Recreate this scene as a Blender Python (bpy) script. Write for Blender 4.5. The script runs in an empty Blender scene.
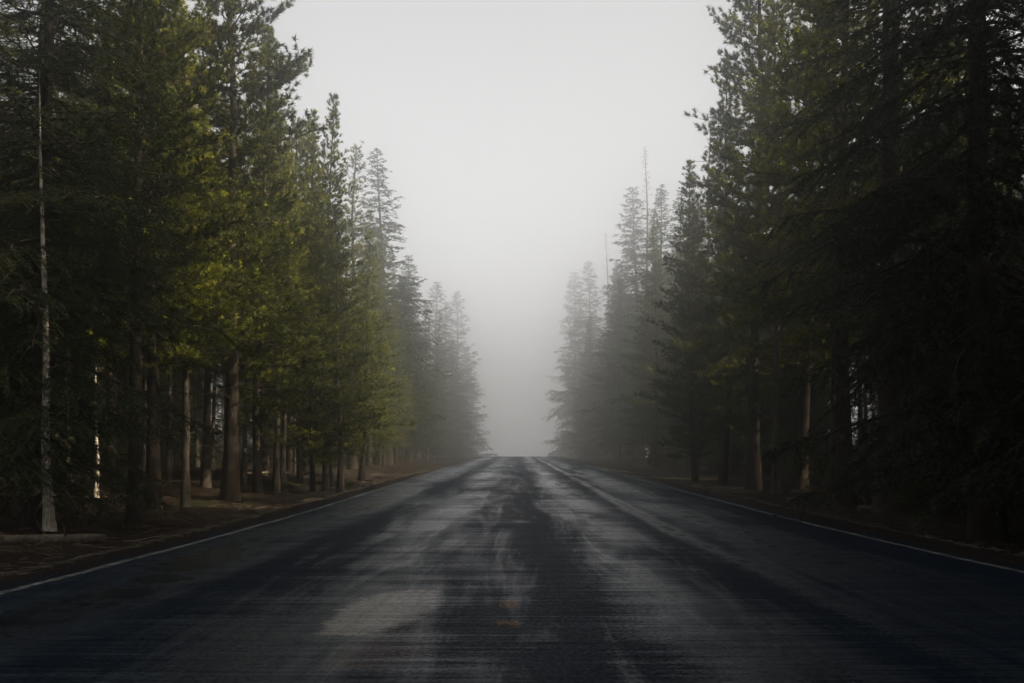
import bpy, math, random
import numpy as np

R = math.radians
sc = bpy.context.scene
COL = sc.collection

# ------------------------------------------------------------------ camera, sky, sun, exposure
F = 1137.8                      # focal length in pixels (40 mm on 36 mm, 1024 px wide)
CX, CY, CAMZ = 516.0, 465.0, 0.85
cam_d = bpy.data.cameras.new("camera")
cam = bpy.data.objects.new("camera", cam_d)
COL.objects.link(cam)
cam.location = (0, 0, CAMZ)
cam.rotation_euler = (R(90), 0, 0)
cam_d.sensor_width = 36
cam_d.lens = 40
cam_d.shift_x = -(CX - 512) / 1024
cam_d.shift_y = (CY - 341.5) / 1024
cam_d.clip_start = 0.05
cam_d.clip_end = 4000
sc.camera = cam

SUN_EL, SUN_AZ = 37.0, 108.0    # azimuth clockwise from the road's direction (+Y)
world = bpy.data.worlds.new("World")
sc.world = world
world.use_nodes = True
wn, wl = world.node_tree.nodes, world.node_tree.links
wn.clear()
sky = wn.new("ShaderNodeTexSky")
sky.sky_type = 'NISHITA'
sky.sun_disc = False
sky.sun_elevation = R(SUN_EL)
sky.sun_rotation = R(SUN_AZ)
sky.air_density = 1.1
sky.dust_density = 0.2
sky.ozone_density = 1.0
hs = wn.new("ShaderNodeHueSaturation")
hs.inputs["Saturation"].default_value = 0.03
bg = wn.new("ShaderNodeBackground")
bg.inputs["Strength"].default_value = 0.05
wo = wn.new("ShaderNodeOutputWorld")
wl.new(sky.outputs[0], hs.inputs["Color"])
wl.new(hs.outputs[0], bg.inputs["Color"])
wl.new(bg.outputs[0], wo.inputs["Surface"])

sun_d = bpy.data.lights.new("sun", 'SUN')
sun_d.energy = 5.0
sun_d.angle = R(0.5)
sun_d.color = (1.0, 0.85, 0.58)
sun = bpy.data.objects.new("sun", sun_d)
COL.objects.link(sun)
sun.rotation_euler = (R(90 - SUN_EL), 0, R(180 - SUN_AZ))

vs = sc.view_settings
vs.view_transform = 'Standard'
vs.look = 'None'
vs.gamma = 1
vs.use_curve_mapping = False
vs.exposure = 1.95
sc.render.engine = 'CYCLES'
cy = sc.cycles
cy.use_denoising = True
cy.max_bounces = 6
cy.diffuse_bounces = 2
cy.glossy_bounces = 2
cy.transmission_bounces = 2
cy.volume_bounces = 2
cy.transparent_max_bounces = 4
cy.sample_clamp_indirect = 4.0

HAZE_DENSITY, HAZE_G = 0.0070, 0.95

# ------------------------------------------------------------------ helpers
def tag(o, label=None, cat=None, group=None, kind=None):
    if label: o["label"] = label
    if cat: o["category"] = cat
    if group: o["group"] = group
    if kind: o["kind"] = kind
    return o

def mesh_np(name, verts, faces_list, mats, mat_idx=None, smooth=False):
    """faces_list: list of int arrays (n,k). mat_idx: material index for each array."""
    me = bpy.data.meshes.new(name)
    verts = np.asarray(verts, dtype=np.float32).reshape(-1, 3)
    me.vertices.add(len(verts))
    me.vertices.foreach_set("co", verts.ravel())
    nl = sum(f.size for f in faces_list)
    nf = sum(len(f) for f in faces_list)
    loops = np.concatenate([np.asarray(f, dtype=np.int32).ravel() for f in faces_list])
    tot = np.concatenate([np.full(len(f), f.shape[1], dtype=np.int32) for f in faces_list])
    start = np.concatenate([[0], np.cumsum(tot)[:-1]]).astype(np.int32)
    me.loops.add(nl)
    me.loops.foreach_set("vertex_index", loops)
    me.polygons.add(nf)
    me.polygons.foreach_set("loop_start", start)
    if mat_idx is not None:
        me.polygons.foreach_set("material_index", np.concatenate(
            [np.full(len(f), i, dtype=np.int32) for f, i in zip(faces_list, mat_idx)]))
    me.polygons.foreach_set("use_smooth", np.full(nf, smooth))
    for m in mats: me.materials.append(m)
    me.update(calc_edges=True)
    me.validate()
    return me

def obj(name, me, parent=None):
    o = bpy.data.objects.new(name, me)
    COL.objects.link(o)
    if parent: o.parent = parent
    return o

def norm(v): return v / np.maximum(np.linalg.norm(v, axis=-1, keepdims=True), 1e-9)

def tubes(paths, rads, sides):
    """paths (B,n,3), rads (B,n) -> verts, quads, closed at both ends by zero-area tips if radius is tiny."""
    B, n, _ = paths.shape
    tan = np.gradient(paths, axis=1)
    tan = norm(tan)
    ref = np.where(np.abs(tan[..., 2:3]) > 0.9, np.array([1.0, 0, 0]), np.array([0, 0, 1.0]))
    u = norm(np.cross(tan, ref)); v = np.cross(tan, u)
    a = np.arange(sides) * 2 * math.pi / sides
    ring = u[:, :, None] * np.cos(a)[None, None, :, None] + v[:, :, None] * np.sin(a)[None, None, :, None]
    V = paths[:, :, None] + ring * rads[:, :, None, None]
    idx = np.arange(B * n * sides).reshape(B, n, sides)
    q = np.stack([idx[:, :-1], np.roll(idx, -1, 2)[:, :-1], np.roll(idx, -1, 2)[:, 1:], idx[:, 1:]], -1)
    return V.reshape(-1, 3), q.reshape(-1, 4)

def vnoise(x, y, seed=0):
    """smooth value noise, numpy."""
    xi, yi = np.floor(x).astype(np.int64), np.floor(y).astype(np.int64)
    fx, fy = x - xi, y - yi
    fx, fy = fx * fx * (3 - 2 * fx), fy * fy * (3 - 2 * fy)
    def h(a, b):
        n = (a * 374761393 + b * 668265263 + seed * 974711) & 0x7fffffff
        n = ((n ^ (n >> 13)) * 1274126177) & 0x7fffffff
        return ((n ^ (n >> 16)) & 0xffff) / 65535.0
    return (h(xi, yi) * (1 - fx) + h(xi + 1, yi) * fx) * (1 - fy) + (h(xi, yi + 1) * (1 - fx) + h(xi + 1, yi + 1) * fx) * fy

# ------------------------------------------------------------------ terrain shape
EDGE_L, EDGE_R = -3.78, 4.55    # pavement edges
LINE_L, LINE_R = -3.38, 3.96    # painted edge lines

def crest(y):
    # level at the viewpoint, then a gentle climb to a crest about 125 m off, and down behind it
    y = np.asarray(y, float)
    up = .0163 * (np.logaddexp(0, (np.minimum(y, 128) - 13) / 3.0) * 3.0)
    t = np.clip((y - 118) / 130, 0, 1)
    return up - 8.0 * t * t * (3 - 2 * t)

def ground_z(x, y):
    x = np.asarray(x, float); y = np.asarray(y, float)
    d = np.maximum(EDGE_L - x, x - EDGE_R)
    s = np.clip(d / 1.6, 0, 1); s = s * s * (3 - 2 * s)
    base = -0.03 - 0.30 * s
    far = np.clip((d - 1.4) / 3.0, 0, 1)
    bump = (vnoise(x * .35, y * .35, 1) - .5) * .28 + (vnoise(x * 1.1, y * 1.1, 2) - .5) * .12 + (vnoise(x * 3.1, y * 3.1, 3) - .5) * .05
    bank = 0.55 * np.exp(-((x + 10.5) / 3.2) ** 2) * np.exp(-((y - 42) / 13) ** 2)
    bank += 2.2 * np.clip((-x - 11) / 22, 0, 1) + 2.0 * np.clip((x - 13) / 22, 0, 1)
    small = (vnoise(x * 5.0, y * 5.0, 4) - .5) * .04 * np.clip(d / .3, 0, 1)
    return np.where(d < 0, -0.03, base + bump * far + bank * far + small) + crest(y)

def gz(x, y): return float(ground_z(np.array([x]), np.array([y]))[0])

def grid_mesh(name, xs, ys, zf, mats, smooth=True):
    X, Y = np.meshgrid(xs, ys)
    Z = zf(X, Y)
    V = np.stack([X, Y, Z], -1).reshape(-1, 3)
    nx, ny = len(xs), len(ys)
    i = np.arange(nx * ny).reshape(ny, nx)
    q = np.stack([i[:-1, :-1], i[:-1, 1:], i[1:, 1:], i[1:, :-1]], -1).reshape(-1, 4)
    return mesh_np(name, V, [q], mats, smooth=smooth)

# ------------------------------------------------------------------ materials
def new_mat(name):
    m = bpy.data.materials.new(name)
    m.use_nodes = True
    nt = m.node_tree
    nt.nodes.clear()
    out = nt.nodes.new("ShaderNodeOutputMaterial")
    return m, nt, out

class NT:
    """tiny node builder"""
    def __init__(s, nt): s.nt = nt
    def n(s, t, **kw):
        nd = s.nt.nodes.new(t)
        for k, v in kw.items(): setattr(nd, k, v)
        return nd
    def l(s, a, b): s.nt.links.new(a, b)
    def setin(s, sock, v):
        if isinstance(v, bpy.types.NodeSocket): s.l(v, sock)
        else: sock.default_value = v
    def math(s, op, a, b=0.0, c=None, clamp=False):
        nd = s.n("ShaderNodeMath", operation=op, use_clamp=clamp)
        s.setin(nd.inputs[0], a); s.setin(nd.inputs[1], b)
        if c is not None: s.setin(nd.inputs[2], c)
        return nd.outputs[0]
    def noise(s, vec, scale, detail=3, rough=.55, dist=0):
        nd = s.n("ShaderNodeTexNoise")
        s.l(vec, nd.inputs["Vector"])
        nd.inputs["Scale"].default_value = scale
        nd.inputs["Detail"].default_value = detail
        nd.inputs["Roughness"].default_value = rough
        nd.inputs["Distortion"].default_value = dist
        return nd.outputs["Fac"]
    def scale(s, vec, xyz, off=(0, 0, 0)):
        nd = s.n("ShaderNodeMapping")
        s.l(vec, nd.inputs["Vector"])
        nd.inputs["Scale"].default_value = xyz
        nd.inputs["Location"].default_value = off
        return nd.outputs[0]
    def ramp(s, fac, stops):
        nd = s.n("ShaderNodeValToRGB")
        s.l(fac, nd.inputs[0])
        cr = nd.color_ramp
        while len(cr.elements) < len(stops): cr.elements.new(0.5)
        for e, (p, c) in zip(cr.elements, stops):
            e.position = p
            e.color = (*c, 1) if not isinstance(c, float) else (c, c, c, 1)
        return nd.outputs[0]
    def mix(s, fac, a, b, blend='MIX'):
        nd = s.n("ShaderNodeMix", data_type='RGBA', blend_type=blend)
        s.setin(nd.inputs[0], fac)
        for sock, v in ((nd.inputs[6], a), (nd.inputs[7], b)):
            if isinstance(v, bpy.types.NodeSocket): s.l(v, sock)
            else: sock.default_value = (*v, 1)
        return nd.outputs[2]
    def mapr(s, v, a, b, c, d):
        nd = s.n("ShaderNodeMapRange")
        s.setin(nd.inputs[0], v)
        for i, q in enumerate((a, b, c, d)): nd.inputs[i + 1].default_value = q
        return nd.outputs[0]

def needle_mat(name, dark, mid, light, dead=(.10, .055, .018), dead_amt=.1):
    m, nt, out = new_mat(name)
    k = NT(nt)
    tc = k.n("ShaderNodeTexCoord").outputs["Object"]
    oi = k.n("ShaderNodeObjectInfo").outputs["Random"]
    big = k.noise(tc, 1.3, 3, .6)
    fine = k.noise(tc, 6.0, 3, .7)
    f = k.math('ADD', k.math('MULTIPLY', big, .4), k.math('MULTIPLY', fine, .6))
    f = k.math('ADD', f, k.math('MULTIPLY', k.math('SUBTRACT', oi, .5), .16))
    col = k.ramp(f, [(.38, dark), (.5, mid), (.60, light)])
    dn = k.noise(k.scale(tc, (1, 1, 1), (7, 3, 1)), 5.0, 2, .6)
    col = k.mix(k.mapr(dn, .62 - dead_amt * .4, .70, 0, .75), col, dead)
    p = k.n("ShaderNodeBsdfPrincipled")
    k.l(col, p.inputs["Base Color"])
    p.inputs["Roughness"].default_value = .55
    p.inputs["Specular IOR Level"].default_value = .12
    tr = k.n("ShaderNodeBsdfTranslucent")
    k.l(col, tr.inputs["Color"])
    ms = k.n("ShaderNodeMixShader")
    ms.inputs[0].default_value = .22
    k.l(p.outputs[0], ms.inputs[1]); k.l(tr.outputs[0], ms.inputs[2])
    k.l(ms.outputs[0], out.inputs["Surface"])
    return m

def bark_mat(name, a, b, patch=None):
    m, nt, out = new_mat(name)
    k = NT(nt)
    tc = k.n("ShaderNodeTexCoord").outputs["Object"]
    n1 = k.noise(k.scale(tc, (9, 9, 1.6)), 2.0, 5, .65, .4)
    n2 = k.noise(tc, 3.0, 3, .6)
    col = k.ramp(n1, [(.36, a), (.62, b)])
    if patch:
        col = k.mix(k.mapr(n2, .5, .62, 0, .8), col, patch)
    p = k.n("ShaderNodeBsdfPrincipled")
    k.l(col, p.inputs["Base Color"])
    p.inputs["Roughness"].default_value = .9
    p.inputs["Specular IOR Level"].default_value = .1
    bp = k.n("ShaderNodeBump")
    bp.inputs["Strength"].default_value = .7
    bp.inputs["Distance"].default_value = .03
    k.l(n1, bp.inputs["Height"]); k.l(bp.outputs[0], p.inputs["Normal"])
    k.l(p.outputs[0], out.inputs["Surface"])
    return m

M = {}
M['pine'] = needle_mat("pine_needles", (.008, .013, .003), (.056, .070, .008), (.19, .20, .017))  # clump tones spread wide; shaded gaps and sunlit tufts partly painted in
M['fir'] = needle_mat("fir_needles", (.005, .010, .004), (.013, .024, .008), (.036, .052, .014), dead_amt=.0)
M['leaf'] = needle_mat("shrub_leaves", (.014, .02, .006), (.03, .04, .01), (.06, .065, .016))
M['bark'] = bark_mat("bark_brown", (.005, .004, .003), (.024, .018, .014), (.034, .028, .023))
M['bark_pale'] = bark_mat("bark_pale", (.12, .10, .085), (.42, .38, .33), (.5, .47, .42))
M['bark_grey'] = bark_mat("bark_grey", (.014, .011, .009), (.055, .046, .038), (.08, .07, .06))
M['wood_dead'] = bark_mat("dead_wood", (.03, .024, .019), (.10, .083, .066))

# forest floor
def floor_material():
    m, nt, out = new_mat("forest_floor")
    k = NT(nt)
    pos = k.n("ShaderNodeNewGeometry").outputs["Position"]
    big = k.noise(pos, .5, 4, .6)
    mid = k.noise(pos, 4.0, 5, .65)
    fine = k.noise(pos, 45.0, 4, .7)
    f = k.math('ADD', k.math('MULTIPLY', mid, .55), k.math('MULTIPLY', fine, .45))
    col = k.ramp(f, [(.40, (.004, .003, .002)), (.54, (.012, .0075, .005)), (.70, (.045, .026, .015))])
    col = k.mix(k.mapr(big, .52, .66, 0, .55), col, (.022, .024, .010))
    p = k.n("ShaderNodeBsdfPrincipled")
    k.l(col, p.inputs["Base Color"])
    p.inputs["Roughness"].default_value = .95
    p.inputs["Specular IOR Level"].default_value = .05
    bp = k.n("ShaderNodeBump")
    bp.inputs["Strength"].default_value = .8
    bp.inputs["Distance"].default_value = .05
    k.l(f, bp.inputs["Height"]); k.l(bp.outputs[0], p.inputs["Normal"])
    k.l(p.outputs[0], out.inputs["Surface"])
    return m

def road_material():
    m, nt, out = new_mat("wet_asphalt")
    k = NT(nt)
    pos = k.n("ShaderNodeNewGeometry").outputs["Position"]
    sep = k.n("ShaderNodeSeparateXYZ"); k.l(pos, sep.inputs[0])
    X, Y = sep.outputs[0], sep.outputs[1]
    # cross-road striations, long streaks along the road, aggregate
    stri = k.noise(k.scale(pos, (.9, 16, 1)), 1.0, 6, .72)
    stri2 = k.noise(k.scale(pos, (.35, 2.2, 1)), 1.0, 5, .65)
    strk = k.noise(k.scale(pos, (2.6, .16, 1)), 1.0, 5, .65, .8)
    blot = k.noise(k.scale(pos, (.8, .16, 1)), 1.0, 4, .6, .5)
    grain = k.noise(k.scale(pos, (1, .55, 1)), 42.0, 5, .8)
    wob = k.math('MULTIPLY', k.math('SUBTRACT', k.noise(k.scale(pos, (0, .12, 0)), 1.0, 3, .5), .5), .35)
    fray = k.math('SUBTRACT', k.noise(k.scale(pos, (.5, 17, 1)), 1.0, 5, .75), .5)
    wob = k.math('ADD', wob, k.math('MULTIPLY', fray, .42))
    wob = k.math('ADD', wob, k.math('MULTIPLY', k.math('SUBTRACT', grain, .5), .35))
    xw = k.math('ADD', X, wob)
    def gauss(c, w, amp):
        d = k.math('DIVIDE', k.math('SUBTRACT', xw, c), w)
        return k.math('MULTIPLY', k.math('EXPONENT', k.math('MULTIPLY', k.math('MULTIPLY', d, d), -1.0)), amp)
    tracks = gauss(-2.75, .55, 1.0)
    for c, w, a in ((-1.1, .55, .75), (-.2, .45, .30), (1.05, .50, .85), (1.95, .10, .8), (2.7, .65, .7)):
        tracks = k.math('ADD', tracks, gauss(c, w, a))
    wet = k.math('MULTIPLY', tracks, k.mapr(blot, .36, .62, .35, 1.1))
    wet = k.math('ADD', wet, k.mapr(strk, .48, .74, 0, .4))
    wet = k.math('MULTIPLY', wet, k.mapr(stri2, .35, .65, .62, 1.15))
    wet = k.math('ADD', wet, k.mapr(stri, .42, .68, -.09, .09), clamp=True)
    # colour
    tone = k.math('ADD', k.math('MULTIPLY', stri, .28), k.math('MULTIPLY', grain, .72))
    col = k.ramp(tone, [(.36, (.0015, .0025, .0045)), (.52, (.005, .009, .016)), (.66, (.022, .032, .048))])
    # paler worn patch in the left lane and rusty stain nearer
    def blob(cx, cyy, rx, ry):
        nz = k.math('MULTIPLY', k.math('SUBTRACT', k.noise(k.scale(pos, (3.5, 3.0, 1)), 1.0, 4, .7), .5), 1.5)
        jag = k.math('MULTIPLY', k.math('SUBTRACT', k.noise(k.scale(pos, (.6, 22, 1)), 1.0, 4, .7), .5), .42)
        dx = k.math('DIVIDE', k.math('SUBTRACT', k.math('ADD', X, k.math('ADD', jag, k.math('MULTIPLY', k.math('SUBTRACT', cyy, Y), .09))), cx), rx)
        dy = k.math('DIVIDE', k.math('SUBTRACT', Y, cyy), ry)
        d = k.math('ADD', k.math('MULTIPLY', dx, dx), k.math('MULTIPLY', dy, dy))
        return k.mapr(k.math('ADD', d, nz), .8, 1.05, 1, 0)
    b1 = blob(-.76, 6.7, .28, 1.1)
    col = k.mix(k.math('MULTIPLY', b1, k.math('MULTIPLY', k.mapr(stri, .36, .52, .55, 1.0), k.mapr(grain, .36, .6, .55, 1.05))), col, (.19, .175, .16))
    # needles and dirt gathered along the crumbling edges
    off = k.math('ABSOLUTE', k.math('SUBTRACT', X, (LINE_L + LINE_R) / 2))
    off = k.math('ADD', off, k.math('MULTIPLY', k.math('SUBTRACT', k.noise(k.scale(pos, (3, 1.2, 1)), 1.0, 5, .7), .5), .7))
    col = k.mix(k.mapr(off, 3.72, 3.98, 0, .9), col, (.013, .009, .006))
    b2 = blob(-.62, 5.3, .22, .6)
    col = k.mix(k.math('MULTIPLY', b2, .22), col, (.08, .05, .035))
    p = k.n("ShaderNodeBsdfPrincipled")
    k.l(col, p.inputs["Base Color"])
    wet = k.math('POWER', wet, 1.1)
    rough = k.mapr(wet, .0, 1, .58, .15)
    k.l(rough, p.inputs["Roughness"])
    k.l(k.math('MULTIPLY', k.mapr(wet, .15, 1, .008, .24), k.math('MULTIPLY', k.mapr(grain, .38, .62, .15, 1.8), k.mapr(stri, .38, .62, .76, 1.2))), p.inputs["Specular IOR Level"])
    p.inputs["Specular Tint"].default_value = (.50, .74, 1.0, 1)
    bp = k.n("ShaderNodeBump")
    bp.inputs["Strength"].default_value = .35
    bp.inputs["Distance"].default_value = .006
    k.l(k.math('ADD', k.math('MULTIPLY', grain, .5), stri), bp.inputs["Height"])
    k.l(bp.outputs[0], p.inputs["Normal"])
    k.l(p.outputs[0], out.inputs["Surface"])
    return m

def paint_material(name, col, worn_lo, worn_hi, under=(.02, .024, .03)):
    m, nt, out = new_mat(name)
    k = NT(nt)
    pos = k.n("ShaderNodeNewGeometry").outputs["Position"]
    n1 = k.noise(k.scale(pos, (9, 4, 1)), 1.0, 5, .7)
    n2 = k.noise(pos, 60, 3, .7)
    f = k.math('ADD', k.math('MULTIPLY', n1, .6), k.math('MULTIPLY', n2, .4))
    p = k.n("ShaderNodeBsdfPrincipled")
    p.inputs["Base Color"].default_value = (*col, 1)
    p.inputs["Roughness"].default_value = .6
    p.inputs["Specular IOR Level"].default_value = .2
    bare = k.n("ShaderNodeBsdfTransparent")
    ms = k.n("ShaderNodeMixShader")
    k.l(k.mapr(f, worn_lo, worn_hi, 0, .75), ms.inputs[0])
    k.l(bare.outputs[0], ms.inputs[1]); k.l(p.outputs[0], ms.inputs[2])
    k.l(ms.outputs[0], out.inputs["Surface"])
    return m

M['floor'] = floor_material()
M['road'] = road_material()
M['white'] = paint_material("worn_white_paint", (.17, .17, .165), .41, .57)
M['yellow'] = paint_material("worn_yellow_paint", (.24, .12, .04), .42, .60)
M['pale_mark'] = paint_material("faded_marking", (.14, .12, .10), .47, .60)

# ------------------------------------------------------------------ ground, road, markings
def axis(parts):
    out = []
    for a, b, st in parts: out.append(np.arange(a, b, st))
    out.append(np.array([parts[-1][1]]))
    return np.concatenate(out)

xs = axis([(-320, -60, 20), (-60, -24, 2.5), (-24, EDGE_L - .3, .28), (EDGE_L - .3, EDGE_L, .1), (EDGE_L, EDGE_R, 1.2),
           (EDGE_R, EDGE_R + .3, .1), (EDGE_R + .3, 24, .28), (24, 60, 2.5), (60, 320, 20)])
ys = axis([(-60, 0, 2.0), (0, 8, .6), (8, 50, .25), (50, 130, .8), (130, 260, 3), (260, 600, 20)])
ground = obj("ground", grid_mesh("ground", xs, ys, ground_z, [M['floor']]))
tag(ground, kind="structure")

rx = np.linspace(EDGE_L, EDGE_R, 12)
ry = axis([(-60, 0, 2), (0, 110, 1.0), (110, 260, 2), (260, 600, 20)])
X, Y = np.meshgrid(rx, ry)
X[:, 0] += (vnoise(ry * 1.7, ry * 0, 9) - .5) * .16       # ragged pavement edges
X[:, -1] += (vnoise(ry * 1.7, ry * 0 + 5, 9) - .5) * .16
Zr = crest(Y) + 0.0
V = np.stack([X, Y, Zr], -1).reshape(-1, 3)
i = np.arange(len(rx) * len(ry)).reshape(len(ry), len(rx))
q = np.stack([i[:-1, :-1], i[:-1, 1:], i[1:, 1:], i[1:, :-1]], -1).reshape(-1, 4)
low = V.copy(); low[:, 2] -= .06
nV = len(V)
skl = np.stack([i[1:, 0], i[1:, 0] + nV, i[:-1, 0] + nV, i[:-1, 0]], -1)
skr = np.stack([i[:-1, -1], i[:-1, -1] + nV, i[1:, -1] + nV, i[1:, -1]], -1)
road = obj("road", mesh_np("road", np.concatenate([V, low]), [q, skl, skr], [M['road']]))
tag(road, kind="structure")

def line_strip(name, x, w, y0, y1, mat, dz=.004):
    yy = np.arange(y0, y1, .5)
    wob = (vnoise(yy * .8, yy * 0, 12) - .5) * .03
    a = np.stack([x - w / 2 + wob, yy, crest(yy) + dz], -1)
    b = np.stack([x + w / 2 + wob, yy, crest(yy) + dz], -1)
    n = len(yy)
    V = np.concatenate([a, b])
    j = np.arange(n - 1)
    q = np.stack([j, j + n, j + n + 1, j + 1], -1)
    return obj(name, mesh_np(name, V, [q], [mat]))
tag(line_strip("edge_line", LINE_L, .085, -20, 200, M['white']), kind="structure")
tag(line_strip("edge_line", LINE_R, .08, -20, 200, M['white']), kind="structure")

def dashes(name, spots, mat):
    V, Q = [], []
    for (x, y, w, l) in spots:
        b = len(V)
        z = float(crest(y)) + .004
        V += [(x - w / 2, y - l / 2, z), (x + w / 2, y - l / 2, z), (x + w / 2, y + l / 2, z), (x - w / 2, y + l / 2, z)]
        Q.append((b, b + 1, b + 2, b + 3))
    return obj(name, mesh_np(name, V, [np.array(Q)], [mat]))
tag(dashes("centre_line", [(-.045, 6.02, .11, .26), (-.045, 6.86, .11, .30)], M['yellow']), kind="structure")
tag(dashes("road_markings", [(-.01, 10.9, .09, .6)] + [(-.005, 14.4 + 3.3 * j, .09, .9) for j in range(24)], M['pale_mark']), kind="structure")

# ------------------------------------------------------------------ trees
def blades(P, D, L, W, rng):
    """thin triangles from P along D."""
    n = len(P)
    r = norm(rng.normal(size=(n, 3)))
    side = norm(np.cross(D, r)) * (W[:, None] * .5)
    bend = r * (L[:, None] * .08)
    V = np.stack([P - side, P + side, P + D * L[:, None] + bend], 1).reshape(-1, 3)
    return V, np.arange(n * 3).reshape(n, 3)

def gen_tree(kind, H, seed, base=.25, Lmax=2.0, nb=90, dens=9.0, lat=.45, tuft=36, nlen=.10, nwid=.016,
             trunk_r=.2, lean=0.0, el=(-10, 48), curve=.10, prof=.75, twig_r=.006, gaps=.12, dead_low=8, needle_step=.016):
    rng = np.random.default_rng(seed)
    # trunk path
    nz = 15
    t = np.linspace(0, 1, nz)
    wob = np.stack([np.interp(t, np.linspace(0, 1, 6), rng.normal(0, .05, 6)) , np.interp(t, np.linspace(0, 1, 6), rng.normal(0, .05, 6))], -1)
    wob -= wob[0]
    path = np.stack([wob[:, 0] + lean * t * t * H, wob[:, 1], t * H], -1)
    r = trunk_r * (1 - t) ** 1.05 * .95 + .010
    r *= 1 + .5 * np.exp(-t * 28)
    tV, tQ = tubes(path[None], r[None], 12)
    # branches
    def at(z):
        tt = np.clip(z / H, 0, 1)
        return np.stack([np.interp(tt, t, path[:, 0]), np.interp(tt, t, path[:, 1]), z], -1), np.interp(tt, t, r)
    u = np.sort(np.clip((np.arange(nb) + rng.uniform(-.5, .5, nb)) / nb, 0, .995)) ** .95
    az = np.arange(nb) * 2.39996 + rng.normal(0, .35, nb)
    keep = rng.uniform(size=nb) > gaps * (u < .9)
    u, az = u[keep], az[keep]; nb = len(u)
    z = (base + (1 - base) * u) * H
    p = np.minimum((1 - u) ** prof + .06, .72 + 1.6 * u)
    L = Lmax * p * np.where(rng.uniform(size=nb) < .4, rng.uniform(.25, .6, nb), rng.uniform(.65, 1.15, nb))
    long = (rng.uniform(size=nb) < .07) & (u < .55)
    L = np.where(long, L * 1.3, L)
    e = np.radians(el[0] + (el[1] - el[0]) * u + rng.normal(0, 7, nb))
    hd = np.stack([np.cos(az), np.sin(az), 0 * az], -1)
    o, orad = at(z)
    s = np.linspace(0, 1, 6)
    cv = curve * (1 + rng.normal(0, .4, nb))
    def bpt(bi, tt):
        return (o[bi] + hd[bi] * (L[bi] * tt * np.cos(e[bi]))[:, None]
                + np.array([0, 0, 1.0]) * (L[bi] * (tt * np.sin(e[bi]) + cv[bi] * tt * tt))[:, None])
    def btan(bi, tt):
        return norm(hd[bi] * np.cos(e[bi])[:, None] + np.array([0, 0, 1.0]) * (np.sin(e[bi]) + 2 * cv[bi] * tt)[:, None])
    bi6 = np.repeat(np.arange(nb), 6); s6 = np.tile(s, nb)
    bp = bpt(bi6, s6).reshape(nb, 6, 3)
    bp[:, 1:5] += rng.normal(0, .02, (nb, 4, 3)) * L[:, None, None]
    br = (np.clip(L * .011, .006, .05))[:, None] * (1 - .8 * s)[None]
    bV, bQ = tubes(bp, br, 5)
    VV, QQ = [tV, bV], [tQ, bQ + len(tV)]
    nv = len(tV) + len(bV)
    # dead bare snags on the lower trunk
    if dead_low:
        dz = rng.uniform(.10, base + .12, dead_low) * H
        da = rng.uniform(0, 6.28, dead_low); dl = rng.uniform(.3, 1.1, dead_low) * min(1.3, Lmax * .6)
        dd = np.stack([np.cos(da), np.sin(da), rng.uniform(-.45, .25, dead_low)], -1)
        oo, _ = at(dz)
        dp = oo[:, None] + dd[:, None] * (dl[:, None] * np.linspace(0, 1, 4)[None])[..., None] + rng.normal(0, .03, (dead_low, 4, 3))
        dp[:, 0] = oo
        dV, dQ = tubes(dp, np.array([.018, .013, .008, .003])[None].repeat(dead_low, 0), 4)
        VV.append(dV); QQ.append(dQ + nv); nv += len(dV)
    # laterals
    m = np.maximum(3, (L * dens).astype(int))
    bi = np.repeat(np.arange(nb), m)
    tt = np.clip(rng.uniform(.06 if kind != 'pine' else .10, 1.0, len(bi)), 0, 1)
    T = btan(bi, tt)
    up = np.array([0, 0, 1.0])
    sd = norm(np.cross(T, up)) * np.where(rng.uniform(size=len(bi)) < .5, -1, 1)[:, None]
    ang = np.radians(rng.normal(52 if kind != 'pine' else 45, 11, len(bi)))
    upw = rng.normal(.22, .25, len(bi)) if kind == 'pine' else rng.normal(-.12, .14, len(bi))
    ld = norm(T * np.cos(ang)[:, None] + sd * np.sin(ang)[:, None] + up * upw[:, None])
    ll = (lat * L[bi] * (1 - .78 * tt) + .10) * rng.uniform(.6, 1.25, len(bi))
    lp = bpt(bi, tt)
    droop = -.10 if kind == 'pine' else -.30
    if twig_r > 0:
        q3 = np.linspace(0, 1, 3)
        pp = lp[:, None] + ld[:, None] * (ll[:, None] * q3[None])[..., None] + up * (droop * ll[:, None] * q3[None] ** 2)[..., None] * (kind != 'pine')
        wV, wQ = tubes(pp, (twig_r * (1 - .6 * q3))[None].repeat(len(pp), 0), 3)
    # needles
    if kind == 'dead':
        ndl = None
    elif kind == 'pine':
        k = np.maximum(1, np.ceil(ll / .23).astype(int))
        li = np.repeat(np.arange(len(ll)), k)
        first = np.repeat(np.cumsum(k) - k, k)
        f = (np.arange(len(li)) - first + rng.uniform(.35, 1.0, len(li))) / k[li]
        tp = lp[li] + ld[li] * (ll[li] * f)[:, None] + rng.normal(0, .025, (len(li), 3))
        td = norm(ld[li] + up * .35 + rng.normal(0, .32, (len(li), 3)))
        # leader tuft
        ti = np.repeat(np.arange(len(li)), tuft)
        pr = norm(np.cross(td[ti], norm(rng.normal(size=(len(ti), 3)))))
        ph = np.radians(rng.uniform(12, 78, len(ti)))
        nd = norm(td[ti] * np.cos(ph)[:, None] + pr * np.sin(ph)[:, None])
        P = tp[ti] + td[ti] * rng.uniform(-.03, .07, len(ti))[:, None]
        ndl = blades(P, nd, nlen * rng.uniform(.7, 1.2, len(ti)), nwid * rng.uniform(.8, 1.25, len(ti)), rng)
    else:
        k = np.maximum(4, (ll / needle_step).astype(int))
        li = np.repeat(np.arange(len(ll)), k)
        f = rng.uniform(0, 1, len(li))
        d = ld[li]
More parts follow.
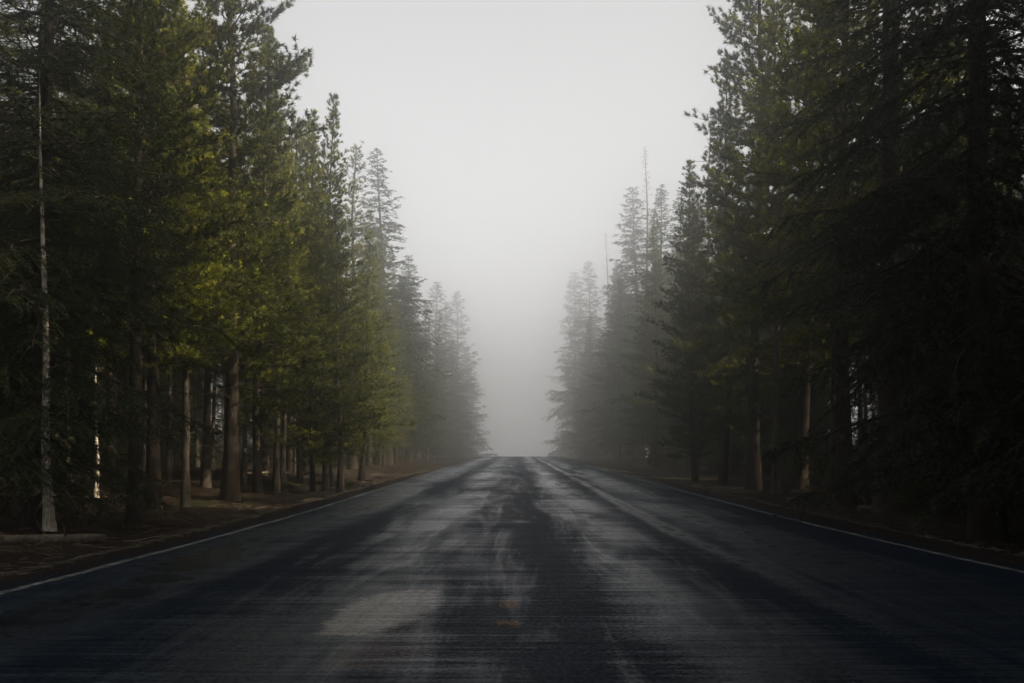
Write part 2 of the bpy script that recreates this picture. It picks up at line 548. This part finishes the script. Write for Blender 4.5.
        sp = norm(np.cross(d, up)) * np.where(rng.uniform(size=len(li)) < .5, -1, 1)[:, None]
        P = lp[li] + d * (ll[li] * f)[:, None] + up * (droop * ll[li] * f * f)[:, None]
        nd = norm(d * .55 + sp * rng.uniform(.2, 1.0, len(li))[:, None] + up * rng.normal(.05 if kind == 'fir' else -.15, .35, len(li))[:, None])
        ndl = blades(P, nd, nlen * rng.uniform(.7, 1.2, len(li)), nwid * rng.uniform(.8, 1.25, len(li)), rng)
    trunk = (np.concatenate(VV), np.concatenate(QQ))
    twigs = (wV, wQ) if twig_r > 0 else None
    return trunk, twigs, ndl

PROTO = {}
def proto(name, kind, needle, bark, seed, **kw):
    H = kw.pop('H', 14.0)
    trunk, twigs, ndl = gen_tree(kind, H, seed, **kw)
    tm = mesh_np(name + "_trunk", trunk[0], [trunk[1]], [bark], smooth=True)
    V, Fs, mi = [], [], []
    n = 0
    if ndl:
        V.append(ndl[0]); Fs.append(ndl[1]); mi.append(0); n += len(ndl[0])
    if twigs:
        V.append(twigs[0]); Fs.append(twigs[1] + n); mi.append(1)
    cm = mesh_np(name + "_crown", np.concatenate(V), Fs, [needle, bark], mi)
    PROTO[name] = (tm, cm, H, kind)

P_, Fi, Bk = M['pine'], M['fir'], M['bark']
# near, finely needled
proto('pine1', 'pine', P_, Bk, 11, base=.20, Lmax=2.4, nb=200, dens=11.5, trunk_r=.135, gaps=.06)
proto('pine2', 'pine', P_, Bk, 12, base=.28, Lmax=2.0, nb=180, dens=11.5, trunk_r=.14, lean=.02, gaps=.10)
proto('pine3', 'pine', P_, Bk, 13, base=.14, Lmax=1.9, nb=210, dens=11.5, trunk_r=.12, prof=.85, gaps=.06)
proto('pole', 'pine', P_, M['bark_grey'], 14, base=.42, Lmax=1.5, nb=130, dens=13, trunk_r=.10, dead_low=22)
proto('slim', 'pine', P_, Bk, 15, base=.08, Lmax=2.1, nb=230, dens=11.5, trunk_r=.10, prof=.82, el=(-2, 48), gaps=.06)
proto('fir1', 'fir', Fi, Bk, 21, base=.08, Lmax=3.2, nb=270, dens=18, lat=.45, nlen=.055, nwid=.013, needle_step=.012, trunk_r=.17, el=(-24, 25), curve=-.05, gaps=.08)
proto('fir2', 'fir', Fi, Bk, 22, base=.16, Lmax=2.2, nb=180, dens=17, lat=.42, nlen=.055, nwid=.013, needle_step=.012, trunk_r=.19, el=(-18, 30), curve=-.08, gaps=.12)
# farther, coarser sprays
proto('far1', 'fir', Fi, Bk, 31, base=.08, Lmax=2.3, nb=300, dens=14, nlen=.11, nwid=.034, needle_step=.022, twig_r=.008, trunk_r=.16, el=(-20, 30), curve=-.05, gaps=.05)
proto('far2', 'fir', Fi, Bk, 32, base=.12, Lmax=2.0, nb=260, dens=14, nlen=.11, nwid=.034, needle_step=.022, twig_r=.008, trunk_r=.14, el=(-22, 28), gaps=.18)
proto('far3', 'pine', P_, Bk, 33, base=.12, Lmax=1.9, nb=180, dens=12, tuft=11, nlen=.12, nwid=.024, twig_r=.008, trunk_r=.13, gaps=.06)
proto('far4', 'fir', Fi, Bk, 34, base=.12, Lmax=1.8, nb=240, dens=14, nlen=.11, nwid=.034, needle_step=.024, twig_r=.008, trunk_r=.12, gaps=.25, prof=.7)
proto('snag', 'dead', Fi, M['wood_dead'], 41, base=.25, Lmax=1.1, nb=130, dens=9, twig_r=.012, trunk_r=.17, el=(-25, 30), gaps=.3, dead_low=10)
proto('stem', 'dead', Fi, M['bark_pale'], 42, base=.55, Lmax=.8, nb=26, dens=3, twig_r=.006, trunk_r=.11, el=(-25, 30), gaps=.3, dead_low=8)

NAMES = {'pine': 'pine_tree', 'fir': 'fir_tree', 'dead': 'dead_tree'}
rnd = random.Random(5)
TREES = []
def tree(pr, x, y, H, label, group=None, ws=1.0, rz=None, lean=None):
    tm, cm, H0, kind = PROTO[pr]
    root = bpy.data.objects.new(NAMES[kind], None)
    COL.objects.link(root)
    root.empty_display_size = .3
    root.location = (x, y, gz(x, y) - .08)
    s = H / H0
    root.scale = (s * ws, s * ws, s)
    root.rotation_euler = (rnd.gauss(0, .012) if lean is None else 0, rnd.gauss(0, .012) if lean is None else lean, rnd.uniform(0, 6.28) if rz is None else rz)
    tag(root, label, "dead tree" if kind == 'dead' else "tree", group)
    obj("trunk", tm, root)
    obj("bare_twigs" if kind == 'dead' else "crown", cm, root)
    TREES.append((x, y))
    return root

def at(px, Y): return (px - CX) / F * Y
def top(py, Y): return CAMZ + (CY - py) / F * Y

# front rows, each tree placed where the photograph has it: (proto, px of the trunk, py of the top, distance, width, label, group)
FRONT = [
 # left of the road, near to far
 ('fir1',   36, -330, 18.0, 1.00, "big dark drooping fir on the left verge beside the long fallen log"),
 ('stem',   50,   70, 17.7, 1.35, "bleached bare trunk rising through the boughs of the big dark fir on the left"),
 ('pine2', 135, -220, 21.0, .90, "slim dark trunked pine standing just right of the big dark fir"),
 ('pine1', 153, -200, 24.0, 1.00, "thick trunked pine between the slim dark trunked pine and the tall bushy pine"),
 ('stem',   96,  300, 27.0, 1.5, "thin pale leafless trunk between the dark fir and the slim pine"),
 ('pine1', 230, -170, 28.0, 1.12, "tall bushy olive pine whose crown edge meets the sky on the left"),
 ('pole',  206,  -60, 31.0, 1.00, "high crowned pole pine standing behind the tall bushy olive pine"),
 ('pine3', 258,   30, 31.0, 1.00, "bushy pine at the right foot of the tall olive pine"),
 ('pine2', 276,  120, 34.0, .90, "short crowned pine leaning out behind the three close trunks"),
 ('slim',  313,  112, 35.0, .85, "left of the twin slender pines with pointed tops against the fog"),
 ('slim',  326,   95, 36.0, 1.00, "right and taller of the twin slender pines with pointed tops against the fog"),
 ('pine3', 340,  205, 34.5, 1.25, "yellow green pine on the verge, rightmost of the three close trunks"),
 ('pine2', 331,  190, 39.0, .9, "pine filling the gap behind the three close trunks on the left verge"),
 ('pine3', 361,  232, 45.0, 1.30, "sunlit full pine between the three close trunks and the low yellowish pine"),
 ('pine3', 300,  205, 40.0, 1.10, "sunlit full pine under the left of the twin slender pines"),
 ('pole',  186,   40, 27.0, .75, "thin dark stem between the thick trunked pine and the tall bushy pine"),
 ('pole',  244,   80, 35.0, .75, "thin stem just right of the tall bushy olive pine"),
 ('pole',  295,  150, 43.0, .70, "very thin stem standing on the bank left of the three close trunks"),
 ('pole',  168,   20, 33.0, .75, "thin stem in the shade right behind the thick trunked pine"),
 ('far3',  352,  150, 58.0, 1.35, "grey green pine fading into fog behind the twin slender pines"),
 ('far2',  388,  150, 68.0, 1.3, "ragged tall fir with side tufts, first of the left row to turn grey in fog"),
 ('far3',  383,  330, 60.0, .95, "low yellowish pine with two thin stems below the ragged grey fir"),
 ('far1',  408,  255, 74.0, 1.15, "grey fir with a broken pointed top right of the ragged tall fir"),
 ('far3',  396,  300, 66.0, .95, "round shouldered pine at the foot of the grey fir with the broken top"),
 ('far4',  432,  282, 104.0, 1.5, "narrow misty fir, first of the three pale spires on the left"),
 ('far2',  446,  302, 112.0, 1.3, "middle of the three pale spires fading in the left fog"),
 ('far4',  459,  292, 122.0, 1.4, "last and palest of the three spires in the left fog"),
 ('far1',  467,  350, 132.0, 1.1, "ghostly broad fir at the far end of the left row beside the road"),
 # right of the road, far to near
 ('far1',  577,  272, 132.0, 1.0, "ghostly broad fir at the far end of the right row beside the road"),
 ('far2',  594,  262, 118.0, 1.3, "pale fir standing against the ghostly end of the right row"),
 ('snag',  609,  232, 112.0, .9, "faint dead spire rising from the pale firs on the right"),
 ('far1',  618,  262, 100.0, 1.15, "grey fir between the faint dead spire and the dense grey fir"),
 ('far1',  641,  188, 86.0, 1.15, "dense grey fir with a pointed top in the middle of the right row"),
 ('snag',  653,  143, 80.0, .85, "tallest bare spire standing above the grey firs on the right"),
 ('far4',  661,  186, 76.0, 1.3, "thin needled grey fir touching the tallest bare spire"),
 ('far2',  674,  190, 72.0, 1.3, "dark grey fir between the bare spire and the sharp dark pine"),
 ('snag',  703,  112, 62.0, .9, "faint leafless tree showing above the sharp dark pine"),
 ('slim',  695,  160, 45.0, 1.15, "sharp dark pine with a single pointed top, leftmost clear tree on the right"),
 ('pine2', 754, -150, 36.0, .92, "tall open crowned pine rising out of the picture right of the sharp dark pine"),
 ('pine3', 722,   60, 41.0, .95, "dark pine squeezed between the sharp pine and the tall open crowned pine"),
 ('pole',  776,  -30, 33.0, .95, "thin pole pine with a sunlit pale stem on the right verge"),
 ('pine1', 800, -120, 35.0, 1.0, "broad dim pine behind the thin pole pine on the right"),
 ('pine1', 846, -320, 27.0, 1.0, "thick trunked pine with a sunlit right edge on the right verge"),
 ('pole',  832,  -60, 30.0, .8, "crooked thin stem just left of the thick trunked pine on the right"),
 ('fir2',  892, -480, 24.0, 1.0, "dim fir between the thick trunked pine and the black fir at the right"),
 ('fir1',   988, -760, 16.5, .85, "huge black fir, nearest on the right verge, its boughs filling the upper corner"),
]
for pr, px, py, Yd, ws, lab in FRONT:
    Yd += max(0.0, Yd - 52) * 1.4
    x = at(px, Yd)
    z0 = gz(x, Yd) - .08
    tree(pr, x, Yd, top(py, Yd) - z0, lab, None, ws)

# tall firs just outside the view, added to shade the near verges
for x, y, H in ((8.4, 12.6, 26), (10.6, 9.4, 25), (11.5, 14.0, 26), (8.0, 7.6, 24), (13.0, 17.5, 25)):
    tree('fir1', x, y, H, "unseen tall fir added on the right to shade the near verges", "unseen tall firs added for shade", .75)
# the wood behind the front rows
SKYLINE_X = [268, 290, 305, 325, 345, 385, 410, 440, 470, 490, 540, 560, 575, 600, 625, 640, 672, 690, 705, 722, 740]
SKYLINE_Y = [-900, 60, 125, 115, 170, 185, 275, 300, 330, 440, 440, 320, 290, 270, 245, 205, 205, 180, 130, 20, -900]
def fill(n, x0, x1, y0, y1, protos, h0, h1, label, group, mind=1.7, seed=0, avoid=None):
    r = random.Random(seed)
    k = tries = 0
    while k < n and tries < 6000:
        tries += 1
        x, y = r.uniform(x0, x1), r.uniform(y0, y1)
        if avoid and avoid(x, y): continue
        if any((x - a) ** 2 + (y - b) ** 2 < mind * mind for a, b in TREES): continue
        H = r.uniform(h0, h1) * (1 + max(0, y - 50) * .004)
        if y > 14:                                        # inner trees stay lower than the rows in front of them
            px = CX + x / y * F + (14 if x < 0 else -14)
            cap = np.interp(px, SKYLINE_X, SKYLINE_Y)
            H = min(H, CAMZ + (CY - cap) / F * y - gz(x, y))
            if H < 3: continue
        tree(r.choice(protos), x, y, H, label, group, r.uniform(.9, 1.1))
        k += 1

fill(16, -13, -7.2, 24, 46, ['pole'], 10, 14, "thin dark stem in the close row along the left verge", "thin stems along the left verge", 1.0, seed=41)
fill(34, -20, -8.6, 16, 52, ['pole', 'pine2', 'pine1', 'fir2', 'fir1'], 14, 19.5, "dim tree inside the dark wood behind the left front row", "trees inside the left wood", seed=1)
fill(16, -32, -20, 30, 62, ['pine1', 'fir2', 'fir1'], 17, 22, "tree deep at the back of the left wood", "trees at the back of the left wood", 2.2, seed=2)
fill(26, -19, -9.0, 52, 112, ['far1', 'far2', 'far3', 'far4'], 12, 16.5, "greying tree standing behind the foggy part of the left row", "foggy trees behind the left row", seed=3)
fill(10, -15, -8.5, 112, 178, ['far1', 'far2', 'far4'], 12, 15, "very pale tree in the thick fog behind the three left spires", "palest trees on the left", seed=4)
fill(34, 9.2, 22, 18, 52, ['pole', 'pine2', 'pine1', 'fir2', 'fir1'], 11, 16, "dim tree inside the dark wood behind the right front row", "trees inside the right wood", seed=5)
fill(14, 20, 32, 40, 64, ['pine1', 'fir2', 'fir1'], 15, 20, "tree deep at the back of the right wood", "trees at the back of the right wood", 2.2, seed=6)
fill(26, 9.5, 20, 52, 112, ['far1', 'far2', 'far3', 'far4'], 13, 18, "greying tree standing behind the foggy part of the right row", "foggy trees behind the right row", seed=7)
fill(10, 9.5, 18, 112, 178, ['far1', 'far2', 'far4'], 14, 18, "very pale tree in the thick fog behind the right row", "palest trees on the right", seed=8)
proto('young', 'fir', Fi, Bk, 51, H=5.0, base=.03, Lmax=1.5, nb=90, dens=15, nlen=.07, nwid=.02, needle_step=.014, trunk_r=.06, el=(-12, 35), gaps=.05, dead_low=0)
NAMES['fir'] = 'young_fir'
fill(26, -25, -11, 24, 66, ['young'], 3.5, 6.5, "young fir growing low in the shade of the left wood", "young firs under the left wood", 1.3, seed=21)
fill(26, 11.5, 26, 24, 66, ['young'], 3.5, 6.5, "young fir growing low in the shade of the right wood", "young firs under the right wood", 1.3, seed=22)
fill(14, -17, -9.5, 64, 118, ['young'], 4, 7, "young fir filling the foggy gap under the far left trees", "young firs in the left fog", 1.3, seed=31)
fill(16, 9.5, 18, 60, 118, ['young'], 4, 7, "young fir filling the foggy gap under the far right trees", "young firs in the right fog", 1.3, seed=32)
NAMES['fir'] = 'fir_tree'
fill(12, -46, -26, 44, 95, ['fir1', 'far1'], 13, 18, "tree in the last dark rank closing off the left wood", "last rank of the left wood", 2.4, seed=23)
fill(12, 26, 46, 44, 95, ['fir1', 'far1'], 13, 18, "tree in the last dark rank closing off the right wood", "last rank of the right wood", 2.4, seed=24)
fill(22, 14, 36, 12, 42, ['fir1', 'pine1'], 15, 20, "tree added to shade the near end of the right wood", "trees added to shade the right verge", 2.2, seed=25)  # mostly out of view, put in for the shade they cast
NAMES['fir'] = 'fir_tree'
# beside and behind the viewpoint: the same wood goes on and shades the near road
fill(30, 6.8, 22, -14, 16, ['fir1', 'pine1', 'fir2'], 18, 24, "tree of the same wood beside the viewpoint on the right", "trees beside the viewpoint", 2.4, seed=9)
fill(9, -15, -7.5, -18, 4, ['fir1', 'pine1', 'fir2'], 15, 19, "tree of the same wood beside the viewpoint on the left", "trees beside the viewpoint on the left", 2.4, seed=10)

# ------------------------------------------------------------------ logs, branches, shrubs, litter
def log_mesh(L, r0, r1, seed, mat, bend=.05):
    rng = np.random.default_rng(seed)
    n = 12
    t = np.linspace(0, 1, n)
    p = np.stack([t * L, bend * L * np.sin(t * 3) + rng.normal(0, .008 * L, n), rng.normal(0, .004 * L, n)], -1)
    r = (r0 + (r1 - r0) * t) * rng.uniform(.92, 1.08, n)
    V, Q = tubes(p[None], r[None], 10)
    c0, c1 = len(V), len(V) + 1
    V = np.concatenate([V, p[:1], p[-1:]])
    j = np.arange(10)
    cap0 = np.stack([np.full(10, c0), (j + 1) % 10, j], -1)
    b = (n - 1) * 10
    cap1 = np.stack([np.full(10, c1), b + j, b + (j + 1) % 10], -1)
    # broken stubs
    m = 5
    k = rng.integers(1, n - 1, m)
    d = norm(np.stack([rng.normal(0, .3, m), rng.normal(0, 1, m), rng.uniform(.1, .8, m)], -1))
    sp = p[k][:, None] + d[:, None] * (np.linspace(0, 1, 3)[None] * rng.uniform(.1, .35, m)[:, None])[..., None]
    sV, sQ = tubes(sp, np.array([.022, .014, .004])[None].repeat(m, 0) * (r0 / .1), 5)
    me = mesh_np("fallen_log", np.concatenate([V, sV]), [Q, sQ + len(V), cap0, cap1], [mat], [0, 0, 0, 0], smooth=True)
    return me

def put_log(name, x0, y0, x1, y1, r0, r1, mat, seed, label, cat, up=0.0):
    L = math.hypot(x1 - x0, y1 - y0)
    o = obj(name, log_mesh(L, r0, r1, seed, mat))
    z0, z1 = gz(x0, y0) + r0 * .75, gz(x1, y1) + r1 * .75 + up
    o.location = (x0, y0, z0)
    o.rotation_euler = (0, -math.atan2(z1 - z0, L), math.atan2(y1 - y0, x1 - x0))
    tag(o, label, cat)

put_log("fallen_log", -8.6, 15.4, -5.75, 15.9, .085, .07, M['wood_dead'], 1, "long straight fallen log lying on the verge under the big dark fir", "log")
put_log("fallen_log", 8.0, 33.0, 9.9, 33.4, .08, .06, M['wood_dead'], 2, "pale fallen log beside the sunlit pole pine stem on the right", "log")
put_log("fallen_log", 6.9, 29.0, 9.5, 29.3, .07, .05, M['wood_dead'], 3, "low fallen log in front of the thin pole pine on the right verge", "log")
put_log("fallen_log", 7.4, 24.6, 9.4, 24.9, .07, .06, M['wood_dead'], 4, "fallen log near the foot of the thick trunked pine on the right", "log")
put_log("fallen_branch", -7.3, 41, -5.8, 39.5, .05, .02, M['wood_dead'], 5, "pale fallen branch on the bank right of the three close left trunks", "branch", .2)
put_log("fallen_branch", -9.2, 38, -7.6, 41, .06, .03, M['wood_dead'], 6, "fallen branch on the mound behind the three close left trunks", "branch", .3)
put_log("fallen_branch", -6.6, 47, -5.6, 44.5, .05, .02, M['wood_dead'], 7, "fallen branch lying at the far end of the left bank", "branch")
put_log("leaning_stem", 10.2, 22.5, 9.4, 23.4, .045, .03, M['bark_grey'], 9, "leaning broken stem among the shrubs on the right", "branch", 1.9)

def shrub_proto(seed, h=1.0):
    rng = np.random.default_rng(seed)
    n = 26
    az = rng.uniform(0, 6.28, n); sp = rng.uniform(.1, .75, n)
    tip = np.stack([np.cos(az) * sp, np.sin(az) * sp, rng.uniform(.5, 1.1, n)], -1) * h
    q = np.linspace(0, 1, 5)
    p = tip[:, None] * np.stack([q ** 1.3, q ** 1.3, q ** .85], -1)[None] + rng.normal(0, .02, (n, 5, 3))
    p[:, 0] *= .3
    sV, sQ = tubes(p, (.008 * (1 - .8 * q))[None].repeat(n, 0), 4)
    K = 60
    bi = np.repeat(np.arange(n), K); f = rng.uniform(.25, 1, n * K)
    P = tip[bi] * np.stack([f ** 1.3, f ** 1.3, f ** .85], -1) + rng.normal(0, .05, (n * K, 3))
    D = norm(rng.normal(size=(n * K, 3)) + np.array([0, 0, .3]))
    S = norm(np.cross(D, rng.normal(size=(n * K, 3))))
    l = rng.uniform(.03, .065, n * K)[:, None]
    LV = np.stack([P, P + D * l * .5 + S * l * .3, P + D * l, P + D * l * .5 - S * l * .3], 1).reshape(-1, 3)
    LQ = np.arange(len(LV)).reshape(-1, 4)
    return (mesh_np("shrub_stems", sV, [sQ], [M['bark']]), mesh_np("shrub_leaves", LV, [LQ], [M['leaf']]))

SH = [shrub_proto(s) for s in (1, 2, 3)]
def shrub(x, y, s, k, label, group=None):
    root = bpy.data.objects.new("shrub", None)
    COL.objects.link(root)
    root.location = (x, y, gz(x, y) - .03)
    root.scale = (s, s, s); root.rotation_euler = (0, 0, k * 1.7)
    tag(root, label, "shrub", group)
    obj("stems", SH[k % 3][0], root)
    obj("leaves", SH[k % 3][1], root)

for k, (px, Yd, s, lab) in enumerate([
    (111, 31, 1.1, "small sunlit shrub between the pale thin trunk and the slim pine on the left"),
    (128, 35, 1.2, "leafy shrub behind the slim dark pine on the left"),
    (350, 38, .35, "tiny bright green shrub at the foot of the three close left trunks"),
    (240, 40, .9, "shrub under the bushy pine at the foot of the tall olive pine"),
    (288, 46, .9, "shrub on the mound behind the three close left trunks"),
    (868, 26, 1.3, "leafy shrub right of the thick trunked pine on the right"),
    (905, 25, 1.6, "tall loose shrub behind the verge near the black fir"),
    (925, 21, 1.3, "low spreading shrub left of the black fir trunk"),
    (952, 22, 1.7, "tallest shrub beside the black fir trunk"),
    (1012, 20, 1.6, "shrub at the right edge behind the black fir"),
    (800, 36, 1.1, "shrub behind the sunlit pole pine stem on the right"),
    (725, 44, 1.0, "dark shrub at the foot of the tall open crowned pine"),
    (30, 24, .9, "dim shrub behind the big dark fir on the left")]):
    shrub(at(px, Yd), Yd, s, k, lab)

# twigs and needles strewn over the floor: nobody could count them
def litter():
    rng = np.random.default_rng(77)
    n = 7000
    y = 9 + 50 * rng.uniform(0, 1, n) ** 1.4
    left = rng.uniform(size=n) < .5
    d = .15 + rng.exponential(3.2, n)
    x = np.where(left, EDGE_L - d, EDGE_R + d)
    z = ground_z(x, y) + .012
    a = rng.uniform(0, 6.28, n)
    L = rng.uniform(.05, .22, n) * np.where(rng.uniform(size=n) < .02, 3, 1)
    D = np.stack([np.cos(a), np.sin(a), rng.normal(0, .15, n)], -1)
    q = np.linspace(-.5, .5, 3)
    p = np.stack([x, y, z], -1)[:, None] + D[:, None] * (L[:, None] * q)[..., None]
    p[:, 1, 2] += L * .05
    V, Q = tubes(p, np.clip(L * .03, .003, .009)[:, None] * np.array([1, 1, .6])[None], 4)
    o = obj("forest_litter", mesh_np("forest_litter", V, [Q], [M['wood_dead']]))
    tag(o, "brown twigs and needles strewn over the verges", "litter", kind="stuff")
litter()

# ------------------------------------------------------------------ haze
hm, hnt, hout = new_mat("haze")
pv = hnt.nodes.new("ShaderNodeVolumePrincipled")
pv.inputs["Color"].default_value = (.985, .982, .985, 1)
pv.inputs["Density"].default_value = HAZE_DENSITY
pv.inputs["Anisotropy"].default_value = HAZE_G
hnt.links.new(pv.outputs[0], hout.inputs["Volume"])
a, b = np.array([-330, -70, -9.0]), np.array([330, 610, 50.0])
V = np.array([[(a, b)[(c >> k) & 1][k] for k in range(3)] for c in range(8)])
Q = np.array([[0, 2, 3, 1], [4, 5, 7, 6], [0, 1, 5, 4], [2, 6, 7, 3], [0, 4, 6, 2], [1, 3, 7, 5]])
haze = obj("haze", mesh_np("haze", V, [Q], [hm]))
tag(haze, "thin grey morning fog hanging over the road and the wood", "fog", kind="stuff")
